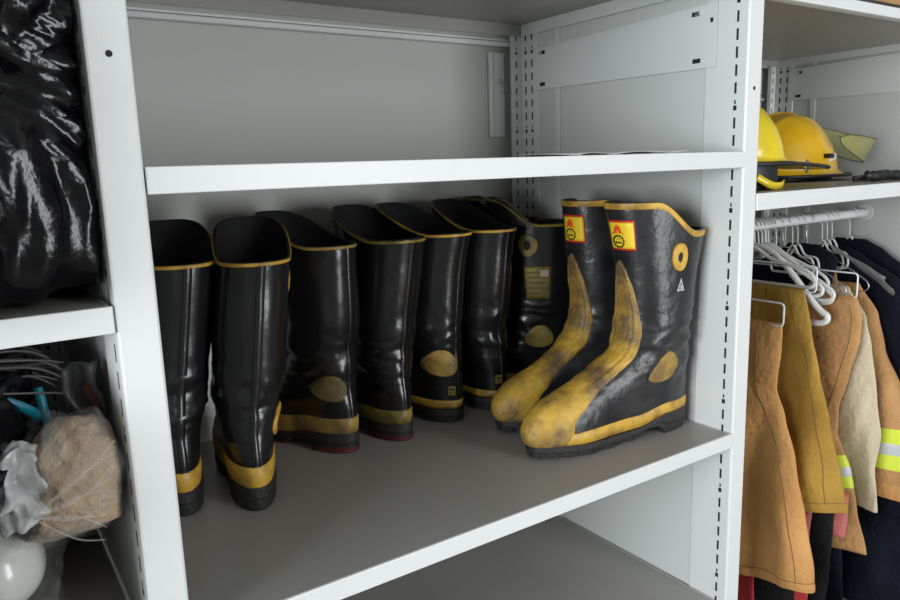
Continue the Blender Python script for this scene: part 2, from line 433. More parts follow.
    def zbot(x):
        v = 0.0
        v += 0.017*sm(0.028, 0.04, x)*(1-sm(0.075, 0.10, x))
        v += 0.005*sm(0.20, 0.275, x)**1.3
        return v
    def ztop(p, th):
        xx = p.x; return 0.022 + (b0-0.015)*(1-sm(0.02, 0.10, xx))+0.004*sm(0.17, 0.27, xx)**2
    cen = Vector((0.10, 0, 0))
    rows = []
    for k, (f, ins, lug) in enumerate(((1.0, 0.004, 0), (1.0, 0.0, 0), (0.55, -0.001, 0), (0.45, 0.0005, 1), (0.08, 0.001, 1), (0.0, 0.004, 1))):
        row = []
        for j, p in enumerate(base):
            zt_, zb_ = ztop(p, 0), zbot(p.x)
            n = (at(0.4, 2*PI*j/NT, 0.01)-at(0.4, 2*PI*j/NT)).normalized(); n.z = 0
            i_ = ins + (0.0035 if (lug and (j//2) % 2 == 0 and p.x > 0.09) else 0)
            q = p-n*i_; row.append((q.x, q.y, zb_+(zt_-zb_)*f))
        rows.append(row)
    me = grid_mesh('outsole', rows, close_u=True, flip=True)
    # bottom and top strips across (mirror pairs)
    off = (len(rows)-1)*NT; fs = [tuple(p.vertices) for p in me.polygons]; vs = [tuple(v.co) for v in me.vertices]
    for j in range(NT//2):
        a, b, c, d = j, (j+1), (NT-j-1) % NT, (NT-j) % NT
        if j == 0: fs.append((off, off+1, off+NT-1)); fs.append((0, NT-1, 1))
        elif b == c: fs.append((off+a, off+b, off+d)); fs.append((a, d, b))
        else: fs.append((off+a, off+b, off+c, off+d)); fs.append((a, d, c, b))
    me2 = D.meshes.new('outsole'); me2.from_pydata(vs, [], fs); me2.update()
    sl = link('outsole', me2, g('solem', SOLE), root)
    if g('redsole'):
        rr = []
        for f in (0.28, 0.02):
            rr.append([(p.x+ (p.x-0.1)*0.004, p.y*1.012, zbot(p.x)+(ztop(p, 0)-zbot(p.x))*f) for p in base])
        o = link('sole_edge', grid_mesh('sole_edge', rr, close_u=True, flip=True), SOLER, sl); o['label'] = 'dark red lower edge of the sole'
    # back seam strip
    rws = []
    for k, (dx, h) in enumerate(((-0.007, 0.0002), (-0.006, 0.0014), (0.006, 0.0014), (0.007, 0.0002))):
        rws.append([mapper(min(14.6, 3.2+i*0.38), PI)(dx, 0, h) for i in range(31)])
    link('back_seam', grid_mesh('back_seam', rws, flip=False), body_m, root, smooth=True)
    # polar patches
    def patch(name, s0, th0, rs, rt_, m, par=root, h=0.002, pw=2.0, rot=0.0, r_in=0.0, leaf=0.0, hole=None, domed=0.0, z0=None):
        mp = mapper_z(z0, th0, rot) if z0 else mapper(s0, th0, rot); rows = []; n = 40
        rad = ([0.0] if r_in == 0 else [r_in, r_in*1.0001+0.0]) + [r_in+(1-r_in)*q for q in (0.2, 0.4, 0.6, 0.8, 0.92, 0.98, 1.0)]
        for r in rad:
            hh = h if r < 0.97 else (h*0.75 if r < 0.99 else 0.0)
            if r_in and r == r_in: hh = 0.0
            hh += domed*(1-r*r)
            row = []
            for k in range(n):
                a = 2*PI*k/n; ca, sa = math.cos(a), math.sin(a)
                q = 1.0
                if leaf: q = 1+leaf*max(0, ca)**6*0.25
                row.append(mp(rt_*r*ca*q, rs*r*sa, hh+0.0002))
            rows.append(row)
        return link(name, grid_mesh(name, rows, close_u=True, flip=True), m, par, smooth=True)
    def rect(name, s0, th0, w, hgt, m, par=root, h=0.0015, ou=0, ov=0, rot=0, base_=None, n=8):
        mp = base_ or (mapper_z(s0, th0, rot) if s0 < 1 else mapper(s0, th0, rot)); rows = []
        us = [-1, -0.985]+[(-1+2*i/n)*0.985 for i in range(1, n)]+[0.985, 1]
        for b in us:
            rows.append([mp(ou+w/2*a, ov+hgt/2*b, (h if max(abs(a), abs(b)) < 0.99 else 0.0)+0.0002) for a in us])
        return link(name, grid_mesh(name, rows), m, par, smooth=True)
    def conform(name, polys, m, par, mp, h=0.003):
        vs, fs = [], []
        for poly in polys:
            i0 = len(vs); vs += [tuple(mp(u, v, h)) for u, v in poly]; fs.append(tuple(range(i0, i0+len(poly))))
        me = D.meshes.new(name); me.from_pydata(vs, [], fs); me.update()
        return link(name, me, m, par)
    # ankle patches and pull rings on both sides
    for sg in g('sides', (1, -1)):
        tha = g('patch_th', 2.15)*sg; has = sg in g('patch_sides', (1, -1))
        ap = has and patch('ankle_patch', g('patch_s', 7.3), tha, g('patch_r', (0.024, 0.037))[0], g('patch_r', (0.024, 0.037))[1], g('patchm', YELD), h=0.0028, rot=g('patch_rot', 0.25)*sg)
        mp = mapper(g('patch_s', 7.3), tha, g('patch_rot', 0.25)*sg)
        rr = [[mp(0.030*f*math.cos(a), 0.0185*f*math.sin(a), hh) for a in [2*PI*k/36 for k in range(36)]] for f, hh in ((0.96, 0.0030), (0.98, 0.0038), (1.02, 0.0038), (1.04, 0.0030))]
        if has: link('patch_ridge', grid_mesh('patch_ridge', rr, close_u=True, flip=True), g('patchm', YELD), ap, smooth=True)
        thr = g('ring_th', 1.40)*sg; sr_ = g('ring_s', 12.9)
        rg = patch('pull_ring', sr_, thr, 0.0255, 0.0255, g('ringm', YEL), h=0.004, r_in=0.36, z0=g('ring_z', 0.340))
        patch('pull_hole', sr_, thr, 0.0105, 0.0105, SLOT, par=rg, h=0.0008, z0=g('ring_z', 0.340))
    if g('guard'):
        # toe cap and tapering shin guard in one dirty yellow moulding
        NS, NA = 90, 28; hw = [(0.4, 0.9), (1.7, 1.02), (3.0, 0.98), (4.2, 0.98), (5.0, 0.90), (6.0, 0.78), (7.0, 0.76), (8.0, 0.76), (9.0, 0.70), (9.8, 0.56), (10.6, 0.42), (11.3, 0.22), (11.7, 0.04)]
        rows = []
        for i in range(NS+1):
            s = 0.4+(11.7-0.4)*i/NS; w = keyed(hw, s); row = []
            for k in range(NA+1):
                a = -1+2*k/NA; th = w*a
                ed = min(1-abs(a), i/NS*6, (NS-i)/NS*8)
                h = 0.0035*sm(0, 0.05, ed)+0.0002
                h += 0.0022*math.exp(-((abs(a)-0.72)/0.06)**2)*sm(5.0, 7, s)*(1-sm(10.4, 11.5, s)) - 0.0012*math.exp(-((abs(a)-0.58)/0.04)**2)*sm(5.0, 7, s)*(1-sm(10.4, 11.3, s))
                h += 0.0007*fbm(s*1.3+seed, a*3, 3, 3)
                row.append(at(s, th, h))
            rows.append(row)
        o = link('shin_guard', grid_mesh('shin_guard', rows), YELG, root, smooth=True); o['label'] = 'scuffed yellow toe cap and shin guard'
    if g('badge'):
        s0, th0 = g('badge'); mp = mapper_z(s0, th0)
        bd = rect('brand_label', s0, th0, 0.052, 0.054, LBR, h=0.001)
        rect('label_face', s0, th0, 0.048, 0.047, LBY, par=bd, h=0.0016)
        mp2 = lambda u, v, h: mp(u-0.006, v, h)
        dome = [(-0.007, 0.004)]+[(0.007*math.cos(a)*1.0-0.0, 0.008+0.011*math.sin(a)) for a in [PI-PI*k/10 for k in range(11)]]+[(0.007, 0.004)]
        conform('helmet_mark', [dome, [(-0.013, 0.002), (-0.008, 0.0065), (0.008, 0.0065), (0.013, 0.002)]], LBI, bd, mp2, 0.0023)
        ring = []
        for k in range(24):
            a, b = 2*PI*k/24, 2*PI*(k+1)/24; ro = 0.0125 if k % 2 == 0 else 0.011
            ring.append([(0.0088*math.cos(a), -0.0105+0.0088*math.sin(a)), (ro*math.cos(a), -0.0105+ro*math.sin(a)), (ro*math.cos(b), -0.0105+ro*math.sin(b)), (0.0088*math.cos(b), -0.0105+0.0088*math.sin(b))])
        for (u, v, w_, h_) in ((-0.0055, -0.0125, 0.0025, 0.004), (-0.002, -0.0125, 0.0025, 0.004), (0.0015, -0.0125, 0.0025, 0.004), (0.005, -0.0125, 0.002, 0.004)):
            ring.append([(u-w_/2, v-h_/2), (u+w_/2, v-h_/2), (u+w_/2, v+h_/2), (u-w_/2, v+h_/2)])
        ring.append([(-0.006, -0.0075), (0.0, -0.0045), (0.006, -0.0075), (0.0, -0.006)])
        conform('gear_mark', ring, LBK, bd, mp2, 0.0023)
    if g('tri'):
        s0, th0 = g('tri'); mp = mapper_z(s0, th0)
        o = conform('triangle_tag', [[(-0.0125, -0.010), (0.0125, -0.010), (0.0, 0.014)]], TAG, root, mp, 0.0012)
        conform('tag_print', [[(-0.0075, -0.0075), (0.0075, -0.0075), (0.0, 0.0065)]], TAGD, o, mp, 0.0018)
        conform('tag_symbol', [[(0.004*math.cos(a), -0.003+0.004*math.sin(a)) for a in [2*PI*k/10 for k in range(10)]]], TAG, o, mp, 0.0024)
    if g('biglabel'):
        s0, th0, w_, h_ = g('biglabel'); mp = mapper_z(s0, th0)
        bd = rect('care_label', s0, th0, w_, h_, OLV, h=0.0015)
        rows_ = []
        random.seed(seed)
        for r in range(5):
            v = h_*0.5-0.012-r*0.0115; u = -w_*0.42
            while u < w_*(0.05 if r == 0 else 0.38):
                l = random.uniform(0.002, 0.005); rows_.append([(u, v-0.0018), (u+l, v-0.0018), (u+l, v+0.0018), (u, v+0.0018)]); u += l+0.0016
        conform('label_print', rows_, mat('faint_print', (0.09, 0.07, 0.015), 0.6), bd, mp, 0.0022)
        conform('label_box', [[(w_*0.10, h_*0.2), (w_*0.40, h_*0.2), (w_*0.40, h_*0.40), (w_*0.10, h_*0.40)]], LBP, bd, mp, 0.0024)
    if g('size'):
        s0, th0 = g('size'); mp = mapper(s0, th0)
        bd = rect('size_tag', s0, th0, 0.015, 0.018, OLV, h=0.001)
        conform('size_print', [[(-0.005, 0.001), (0.005, 0.001), (0.005, 0.005), (-0.005, 0.005)], [(-0.004, -0.005), (0.0, -0.005), (0.0, -0.002), (-0.004, -0.002)]], LBK, bd, mp, 0.0018)
    return root

GB = 'black rubber boots seen from behind'; GY = 'black and yellow boots lying toe towards the camera'
R = math.radians
make_boot(dict(x=0.078, y=0.345, rz=R(87), len=.93, seed=1, band=(0.034, 0.066), lean=0.0, side=-.12, top=0.98, group=GB, rim_a=0.2, rim_b=1.0, sides=(1,),
    label='leftmost black rubber boot, partly hidden behind the white post'))
make_boot(dict(x=0.178, y=0.292, rz=R(79), len=1.0, seed=2, band=(0.032, 0.068), lean=0.0, side=-.11, group=GB, rim_a=0.2, rim_b=1.0, patch_th=2.0, patchm=YEL, sides=(-1,),
    label='second boot from the left, standing furthest forward, bright yellow ankle patch at its right'))
make_boot(dict(patch_sides=(1,), x=0.380, y=0.415, rz=R(112), len=.80, seed=3, band=(0.030, 0.062), lean=-0.01, side=.06, bow=-.01, group=GB, rim_a=0.2, rim_b=1.0, patchm=mat('dull_brown_patch', (0.13, 0.095, 0.03), 0.5, noise_scale=30, noise_amt=0.4), bandm=YELD, redsole=True, trim=YELD, patch_th=2.35, top=1.06,
    label='third boot from the left, dark red sole edge and dull brown ankle patch'))
make_boot(dict(patch_sides=(), x=0.495, y=0.405, rz=R(99), len=.80, seed=4, band=(0.026, 0.056), lean=0.0, side=-.03, top=1.2, group=GB, rim_a=0.2, rim_b=1.0, bandm=OLV, redsole=True, trim=OLV, ringm=OLV, patch_th=1.5,
    label='fourth boot from the left, olive heel band and olive ring near its top'))
make_boot(dict(patch_sides=(1,), x=0.626, y=0.425, rz=R(110), len=.78, seed=5, band=(0.020, 0.042), lean=0.0, top=1.15, group=GB, rim_a=0.2, rim_b=1.0, patchm=YELD, size=(3.6, 2.75), patch_th=2.4, patch_r=(0.026, 0.040),
    label='fifth boot from the left, large yellow ankle patch and tiny yellow size tag'))
make_boot(dict(x=0.745, y=0.425, rz=R(100), len=.78, seed=6, band=(0.020, 0.040), lean=0.0, top=1.15, group=GB, rim_a=0.2, rim_b=1.0, size=(3.8, 2.9), sides=(-1,), patch_th=1.9,
    label='sixth boot from the left, with tiny size tag, directly left of the ringed boot'))
make_boot(dict(x=0.925, y=0.418, rz=R(140), len=.72, seed=7, band=(0.022, 0.045), lean=0.0, top=1.2, group='dark boots in the back right corner', trim=OLV, ringm=OLV, patchm=OLV, ring_th=1.40, patch_th=1.62, rim_a=0.48, rim_b=0.95, biglabel=(0.258, 1.55, 0.068, 0.070),
    label='dark boot with olive pull ring, square olive label and olive ankle patch'))
make_boot(dict(x=0.935, y=0.550, rz=R(168), len=.75, seed=8, band=(0.022, 0.045), lean=0.0, group='dark boots in the back right corner', trim=OLV, patchm=OLV, ringm=OLV,
    label='rearmost dark boot in the corner, only its high rim showing'))
make_boot(dict(x=0.949, y=0.246, rz=R(173), len=1.13, seed=9, band=(0.034, 0.056), guard=True, mat=RUBD, group=GY, wrinkle=1.3, top=1.00, badge=(0.385, 0.18), bandm=YELD, ring_th=1.6, patch_th=2.0, patch_r=(0.030, 0.030), trimh=0.012,
    label='yellow-toed black boot behind the front one, its red and yellow badge partly covered'))
make_boot(dict(x=0.933, y=0.107, rz=R(173), len=1.22, seed=10, band=(0.034, 0.056), guard=True, mat=RUBD, group=GY, wrinkle=1.6, top=1.08, badge=(0.382, 0.20), tri=(0.288, 1.66), ring_th=1.62, patch_th=1.66, patch_r=(0.033, 0.029), patch_rot=0.6, trimh=0.012,
    label='front yellow-toed black boot at the shelf edge with full badge and silver triangle tag'))

# ------------------------------------------------------------------ bags at the left
BAG = mat('black_bag_film', (0.003, 0.003, 0.004), 0.20, bump=0.55, bump_scale=13, spec=0.32)
TEAL = mat('teal_plastic', (0.0, 0.13, 0.18), 0.4)
def film(name, col, a, rough=0.15, bump=0.8):
    if name in MATS: return MATS[name]
    m = mat(name, col, rough, bump=bump, bump_scale=30, alpha=a, spec=0.8)
    return m
CLR = film('clear_film', (0.55, 0.57, 0.55), 0.13, 0.2)
CLRW = film('milky_film', (0.85, 0.87, 0.86), 0.6)
def blob(name, c, r, seed, m, parent=None, amp=0.02, freq=7, knot=None, kamp=0.012, kn=9, zmin=None, xmax=None, warp=None, nu=110, nv=70, ridge=1.0, e=0.8, ne=2.4):
    c = Vector(c); rows = []
    for i in range(nv+1):
        ph = PI*i/nv; row = []
        for j in range(nu):
            th = 2*PI*j/nu
            d = Vector((math.sin(ph)*math.cos(th), math.sin(ph)*math.sin(th), math.cos(ph)))
            q = d/((abs(d.x)**ne+abs(d.y)**ne+abs(d.z)**ne)**(1/ne))
            p = Vector((q.x*r[0], q.y*r[1], q.z*r[2]))
            n = fbm(p.x*freq+seed, p.y*freq, p.z*freq, 3)
            rg = 1-2*abs(noise.noise(Vector((p.x*freq*1.6+seed*2, p.y*freq*1.6, p.z*freq*1.6))))
            rg2 = 1-2*abs(noise.noise(Vector((p.x*freq*3.5+seed*3, p.y*freq*3.5, p.z*freq*3.5))))
            disp = amp*(n*0.8+ridge*(0.6*rg+0.3*rg2)-0.5)
            w = c+p
            if knot is not None:
                k = Vector(knot); dv = w-k; rr = math.hypot(dv.x, dv.z)+0.3*abs(dv.y)
                a = math.atan2(dv.z, dv.x)
                tw = 3*noise.noise(Vector((dv.x*6, dv.z*6, seed)))
                disp += kamp*(1-2*abs(math.sin(a*kn/2+tw)))*math.exp(-rr/0.16)*min(1, rr/0.02)
                disp -= kamp*1.6*math.exp(-(rr/0.03)**2)
            w = w+d*disp
            if warp: w = warp(w)
            if zmin is not None and w.z < zmin: w.z = zmin+0.0004*(w.z-zmin)
            if xmax is not None and w.x > xmax: w.x = xmax+0.02*(w.x-xmax)
            row.append(tuple(w))
        rows.append(row)
    for R_ in (rows[0], rows[-1]):
        m_ = sum((Vector(p) for p in R_), Vector())/nu
        for j in range(nu): R_[j] = tuple(m_+(Vector(R_[j])-m_)*0.001)
    return link(name, grid_mesh(name, rows, close_u=True, flip=True), m, parent, smooth=True)

o = blob('bin_bag', (-0.37, 0.295, 0.26), (0.36, 0.298, 0.40), 3, BAG, amp=0.022, freq=5, knot=(-0.105, 0.03, 0.075), kamp=0.020, kn=13, zmin=-0.1365, xmax=-0.0475, nu=280, nv=220, ne=12, warp=lambda w: Vector((w.x, w.y-0.11*sm(-0.125, -0.21, w.x)*sm(0.25, 0.05, w.y), w.z)))  # unseen forward bulge on its left added to block light from the side window
tag(o, 'big crinkled black bin bag filling the shelf at the left edge', 'bag')
ZL = -0.5222
def tuck(w):
    return Vector((w.x-0.13*sm(-0.34, -0.385, w.z)*sm(-0.02, 0.03, w.y)+0.055*sm(0.0, 0.12, w.y)-0.06*sm(-0.33, -0.39, w.z), w.y, w.z))
t = thing('carrier_bag', 'black plastic bag with teal drawstring on the lower left shelf', 'bag', (0, 0, 0), 0)
blob('bag_body', (-0.40, 0.225, -0.368), (0.238, 0.315, 0.155), 8, BAG, t, amp=0.03, freq=8, zmin=ZL, xmax=-0.055, knot=(-0.16, 0.13, -0.27), kamp=0.02, kn=13, ne=11, warp=tuck, nu=160, nv=110)  # boxy front swells past the shelf edge out of view, shaped to shade the wall
bm = bmesh.new()
def ribbon(bm, pts, w, th, up_=Vector((0, 0, 1))):
    pts = catmull(pts, n=8); pr = None
    for i, p in enumerate(pts):
        tt = (pts[min(i+1, len(pts)-1)]-pts[max(i-1, 0)]).normalized()
        s = tt.cross(Vector((0, 1, 0.2))); s.normalize(); n = s.cross(tt)
        ring = [bm.verts.new(p+s*w/2*a+n*th/2*b) for a, b in ((1, 1), (-1, 1), (-1, -1), (1, -1))]
        if pr:
            for k in range(4): bm.faces.new((pr[k], pr[(k+1) % 4], ring[(k+1) % 4], ring[k]))
        else: bm.faces.new(ring[::-1])
        pr = ring
    bm.faces.new(pr)
ribbon(bm, [(-0.20, 0.07, -0.255), (-0.165, 0.06, -0.232), (-0.145, 0.062, -0.232), (-0.122, 0.07, -0.25), (-0.118, 0.085, -0.265)], 0.010, 0.002)
link('drawstring', bm, TEAL, t, smooth=True)
bm = bmesh.new(); ribbon(bm, [(-0.112, 0.098, -0.232), (-0.110, 0.093, -0.25), (-0.108, 0.094, -0.275), (-0.106, 0.10, -0.295)], 0.009, 0.002)
link('drawstring', bm, TEAL, t, smooth=True)
# thin coat of crumpled film and wires over the bag
t = thing('wire_bundle', 'bundle of thin grey wires lying on top of the black carrier bag', 'wires', (0, 0, 0), 0)
random.seed(4); WM = mat('grey_wire', (0.07, 0.065, 0.065), 0.5)
for k in range(13):
    z = -0.180-0.0028*k+random.uniform(-0.003, 0.003); y = 0.085+random.uniform(-0.03, 0.06)
    bm = bmesh.new()
    tube(bm, catmull([(-0.42, y+0.05, z-0.02), (-0.30, y+random.uniform(-0.02, 0.02), z+random.uniform(0, 0.02)), (-0.2, y-0.02, z+random.uniform(0, 0.014)), (-0.12, y+random.uniform(-0.01, 0.02), z-random.uniform(0, 0.012)), (-0.085, y+0.03, z-0.02-random.uniform(0, 0.02))], n=6), 0.0013, 5)
    link('wire', bm, WM, t, smooth=True)
t = thing('small_plastic_pouch', 'small cloudy plastic pouch with a red mark, standing against the slotted wall', 'bag', (0, 0, 0), 0)
rows = [[(-0.088+0.036*i/10+0.004*math.sin(j*0.6), 0.10+0.012*math.sin(i*0.8+j*0.4)+0.006*i/10, -0.30+0.085*j/12) for i in range(11)] for j in range(13)]
o = link('pouch_film', grid_mesh('pouch_film', rows), film('grey_film', (0.16, 0.16, 0.155), 0.5), t, smooth=True); md = o.modifiers.new('s', 'SOLIDIFY'); md.thickness = 0.006
bm = bmesh.new(); ribbon(bm, [(-0.066, 0.101, -0.238), (-0.060, 0.099, -0.252), (-0.056, 0.10, -0.268)], 0.009, 0.0012); link('red_mark', bm, mat('dull_red', (0.10, 0.012, 0.012), 0.6), t)
# beige item in clear bag
BEI = mat('beige_fleece', (0.48, 0.37, 0.24), 0.9, noise_scale=26, col2=(0.36, 0.24, 0.16), bump=0.8, bump_scale=80, sheen=0.2, ramp=(0.35, 0.7))
t = thing('clear_bag_of_cloth', 'clear plastic bag holding a beige fluffy cloth, leaning on the upright', 'bag', (0, 0, 0), 0)
def lean(w):
    k = -0.375-w.z
    return Vector((w.x-0.10*max(0, -0.33-w.z), w.y+(2.0*k if k > 0 else 0.25*k), w.z))
blob('beige_cloth', (-0.086, 0.082, -0.385), (0.050, 0.052, 0.125), 5, BEI, t, amp=0.009, freq=14, zmin=ZL+0.004, xmax=-0.050, warp=lean, nu=120, nv=80, ne=2.6)
blob('clear_film', (-0.090, 0.083, -0.386), (0.059, 0.062, 0.135), 6, CLR, t, amp=0.012, freq=10, zmin=ZL, xmax=-0.046, warp=lean, knot=(-0.135, 0.05, -0.35), kamp=0.012, kn=17, nu=160, nv=100, ne=2.8)
bm = bmesh.new(); random.seed(5)
for k in range(9):
    f = k/8; e_ = Vector((-0.056-0.020*f, -0.002, -0.275-0.105*f)); s_ = Vector((-0.136, 0.018, -0.343-0.004*f))
    mid_ = (s_+e_)/2+Vector((0.004, -0.006, 0.010*math.sin(k*2.1)))
    tube(bm, catmull([s_, mid_, e_], n=8), [0.0011*(1-abs(i/16-0.4))+0.0002 for i in range(17)], 5)
link('film_fold', bm, film('film_fold_white', (0.8, 0.8, 0.78), 0.5), t, smooth=True)
MATS['film_fold_white'].node_tree.nodes['Principled BSDF'].inputs['Alpha'].default_value = 0.13
t = thing('clear_bag_of_globe', 'clear plastic bag around a glossy white ball on the lower left shelf', 'bag', (0, 0, 0), 0)
WG = mat('white_ball', (0.78, 0.80, 0.76), 0.18, spec=0.6)
bm = bmesh.new(); bmesh.ops.create_uvsphere(bm, u_segments=48, v_segments=32, radius=0.054); bmesh.ops.translate(bm, verts=bm.verts, vec=(-0.176, 0.185, -0.464)); 
o = link('white_ball', bm, WG, t, smooth=True)
def cone_gather(w):
    k = max(0, w.z+0.44)/0.08
    f = 1/(1+1.2*k*k)
    return Vector((-0.160+(w.x+0.165)*f+0.02*k, 0.175+(w.y-0.175)*f-0.01*k, w.z))
blob('clear_film', (-0.172, 0.185, -0.455), (0.066, 0.066, 0.105), 12, CLR, t, amp=0.010, freq=16, zmin=ZL, knot=(-0.14, 0.15, -0.37), kamp=0.01, kn=15, warp=cone_gather, nu=140, nv=90, e=0.95)
blob('bag_neck', (-0.150, 0.055, -0.322), (0.042, 0.022, 0.042), 14, CLRW, t, amp=0.02, freq=22, nu=100, nv=60)

# ------------------------------------------------------------------ coat bay: rod, hangers, clothes
X0 = PITCHX
RZ = -0.181; RY = 0.30
t = thing('clothes_rod', 'white metal clothes rod under the helmet shelf carrying the hangers', 'rod', (X0, RY, RZ), 0)
bm = bmesh.new(); tube(bm, [(0.006+0.988*i/12, 0, 0) for i in range(13)], 0.0125, 20); link('tube', bm, PAINT, t, smooth=True)
for xx in (0.0015, 0.9945):
    bm = bmesh.new(); tube(bm, [(xx, 0, 0), (xx+0.004, 0, 0)], 0.024, 20); link('end_cup', bm, PAINT, t)
WIRE = mat('white_coated_wire', (0.78, 0.80, 0.82), 0.3)
CHW = mat('bright_wire', (0.62, 0.64, 0.67), 0.25, metal=0.8)
PLW = mat('white_plastic', (0.74, 0.74, 0.72), 0.35)
def hook_pts(z_low, r=0.0175):
    pts = [(0, RY+0.002, z_low), (0, RY+0.002, RZ-0.042)]
    a0 = -0.30*PI
    for k in range(13):
        a = -0.42*PI+ (1.42*PI)*k/12
        pts.append((0, RY+math.cos(a)*r, RZ+math.sin(a)*r-0.0005))
    return [Vector(p) for p in pts]
def round_loop(pts, n=6): return catmull(pts, closed=True, n=n)
def trouser_hanger(X, yn, yf, zt, zb, label, tilt=0.0, m=WIRE, grp='square wire trouser hangers'):
    t = thing('wire_hanger', label, 'hanger', (X, 0, 0), 0, grp)
    bm = bmesh.new(); tube(bm, hook_pts(zt+0.002), 0.0017, 8); link('hook', bm, m, t, smooth=True)
    bm = bmesh.new(); c = 0.008
    pts = []
    for (y, z, sy, sz) in ((yn, zt, 1, -1), (yn+tilt, zb, 1, 1), (yf, zb, -1, 1), (yf, zt, -1, -1)):
        pts += [(0, y+(c*sy if (sz == -1) == (sy == 1) else 0), z+(0 if (sz == -1) == (sy == 1) else c*sz)), (0, y+c*0.3*sy, z+c*0.3*sz), (0, y+(0 if (sz == -1) == (sy == 1) else c*sy), z+(c*sz if (sz == -1) == (sy == 1) else 0))]
    tube(bm, pts, 0.0021, 8, closed=True); link('frame', bm, m, t, smooth=True)
    return t
def coat_hanger(X, label, za=-0.232, ze=-0.335, yh=0.20, rz=0.0, th=0.0045, grp='empty white plastic hangers', m=PLW, bar=True, hr=0.0175):
    t = thing('coat_hanger', label, 'hanger', (X, 0, 0), 0, grp)
    bm = bmesh.new(); tube(bm, hook_pts(za-0.002, hr), 0.0022 if th > 0.003 else 0.0015, 8); link('hook', bm, m, t, smooth=True)
    bm = bmesh.new()
    P_ = [(0, RY, za), (0, RY-yh*0.35, za-0.028), (0, RY-yh*0.85, ze+0.022), (0, RY-yh, ze), (0, RY-yh*0.93, ze-0.018), (0, RY-yh*0.6, ze-0.020), (0, RY, ze-0.020), (0, RY+yh*0.6, ze-0.020), (0, RY+yh*0.93, ze-0.018), (0, RY+yh, ze), (0, RY+yh*0.85, ze+0.022), (0, RY+yh*0.35, za-0.028)]
    tube(bm, catmull(P_, closed=True, n=5), th, 10, closed=True); link('frame', bm, m, t, smooth=True)
    return t
HL = ['white plastic hanger, leftmost of the bunch on the visible part of the rod', 'second white plastic hanger of the bunch above the mustard trousers', 'third white plastic hanger of the bunch, its shoulder above the mustard trousers',
      'fourth white plastic hanger of the bunch, next to the brown tan trousers', 'thick white plastic hanger whose rounded end shows right of the mustard trousers']
for i, (x, ze, yh, th) in enumerate(((1.488, -0.300, 0.17, 0.0045), (1.522, -0.325, 0.17, 0.005), (1.537, -0.335, 0.19, 0.0045), (1.552, -0.345, 0.18, 0.0045), (1.506, -0.385, 0.195, 0.0075))):
    coat_hanger(x, HL[i], ze=ze, yh=yh, th=th)
coat_hanger(1.565, 'slim white hanger in the bunch, flatter than its neighbours', ze=-0.315, th=0.004, yh=0.16)
trouser_hanger(1.33, 0.108, 0.49, -0.332, -0.384, 'square wire hanger carrying the tan trousers nearest the upright')
trouser_hanger(1.45, 0.105, 0.49, -0.262, -0.322, 'square wire hanger above the mustard trousers')
trouser_hanger(1.60, 0.088, 0.49, -0.292, -0.352, 'square wire hanger carrying the trousers with the reflective cuff')
for i, (x, l) in enumerate(((1.63, 'thin wire hanger holding the cream cloth'), (1.74, 'wire hanger holding the coat with the reflective sleeve'))):
    coat_hanger(x, l, za=-0.245, ze=-0.34, yh=0.17, th=0.0016, grp='wire hangers in use', m=CHW)
for i, x in enumerate((1.675, 1.70, 1.82, 1.845, 1.87, 1.965)):
    l = ['left', 'second', 'third', 'fourth', 'fifth', 'rightmost'][i]+' of the slim white hangers crowded at the right end of the rod'
    coat_hanger(x, l, za=-0.245, ze=-0.30, yh=0.06, th=0.003, grp='slim hangers at the end of the rod', m=PLW)

def cloth(name, col, col2, sc=70, sh=0.0):
    return mat(name, col, 0.88, noise_scale=7, col2=col2, bump=0.45, bump_scale=sc, sheen=sh, spec=0.2, ramp=(0.3, 0.7), detail=6)
TAN = cloth('tan_canvas', (0.62, 0.335, 0.125), (0.47, 0.235, 0.08))
TAN2 = cloth('brown_tan_canvas', (0.52, 0.29, 0.12), (0.38, 0.20, 0.08))
MUS = cloth('mustard_canvas', (0.45, 0.27, 0.055), (0.33, 0.19, 0.035))
CRM = cloth('cream_cloth', (0.62, 0.54, 0.38), (0.50, 0.42, 0.29))
NAV = cloth('navy_wool', (0.007, 0.009, 0.018), (0.004, 0.005, 0.010))
BLKC = cloth('black_lining', (0.006, 0.006, 0.007), (0.01, 0.01, 0.011))
REDS = cloth('red_webbing', (0.55, 0.05, 0.06), (0.42, 0.04, 0.045))
PNK = cloth('faded_pink_webbing', (0.52, 0.16, 0.14), (0.42, 0.12, 0.11))
LIME = mat('lime_reflective', (0.62, 0.72, 0.04), 0.5)
SILV = mat('silver_reflective', (0.50, 0.52, 0.52), 0.35)
STI = mat('dark_stitching', (0.22, 0.12, 0.04), 0.8)
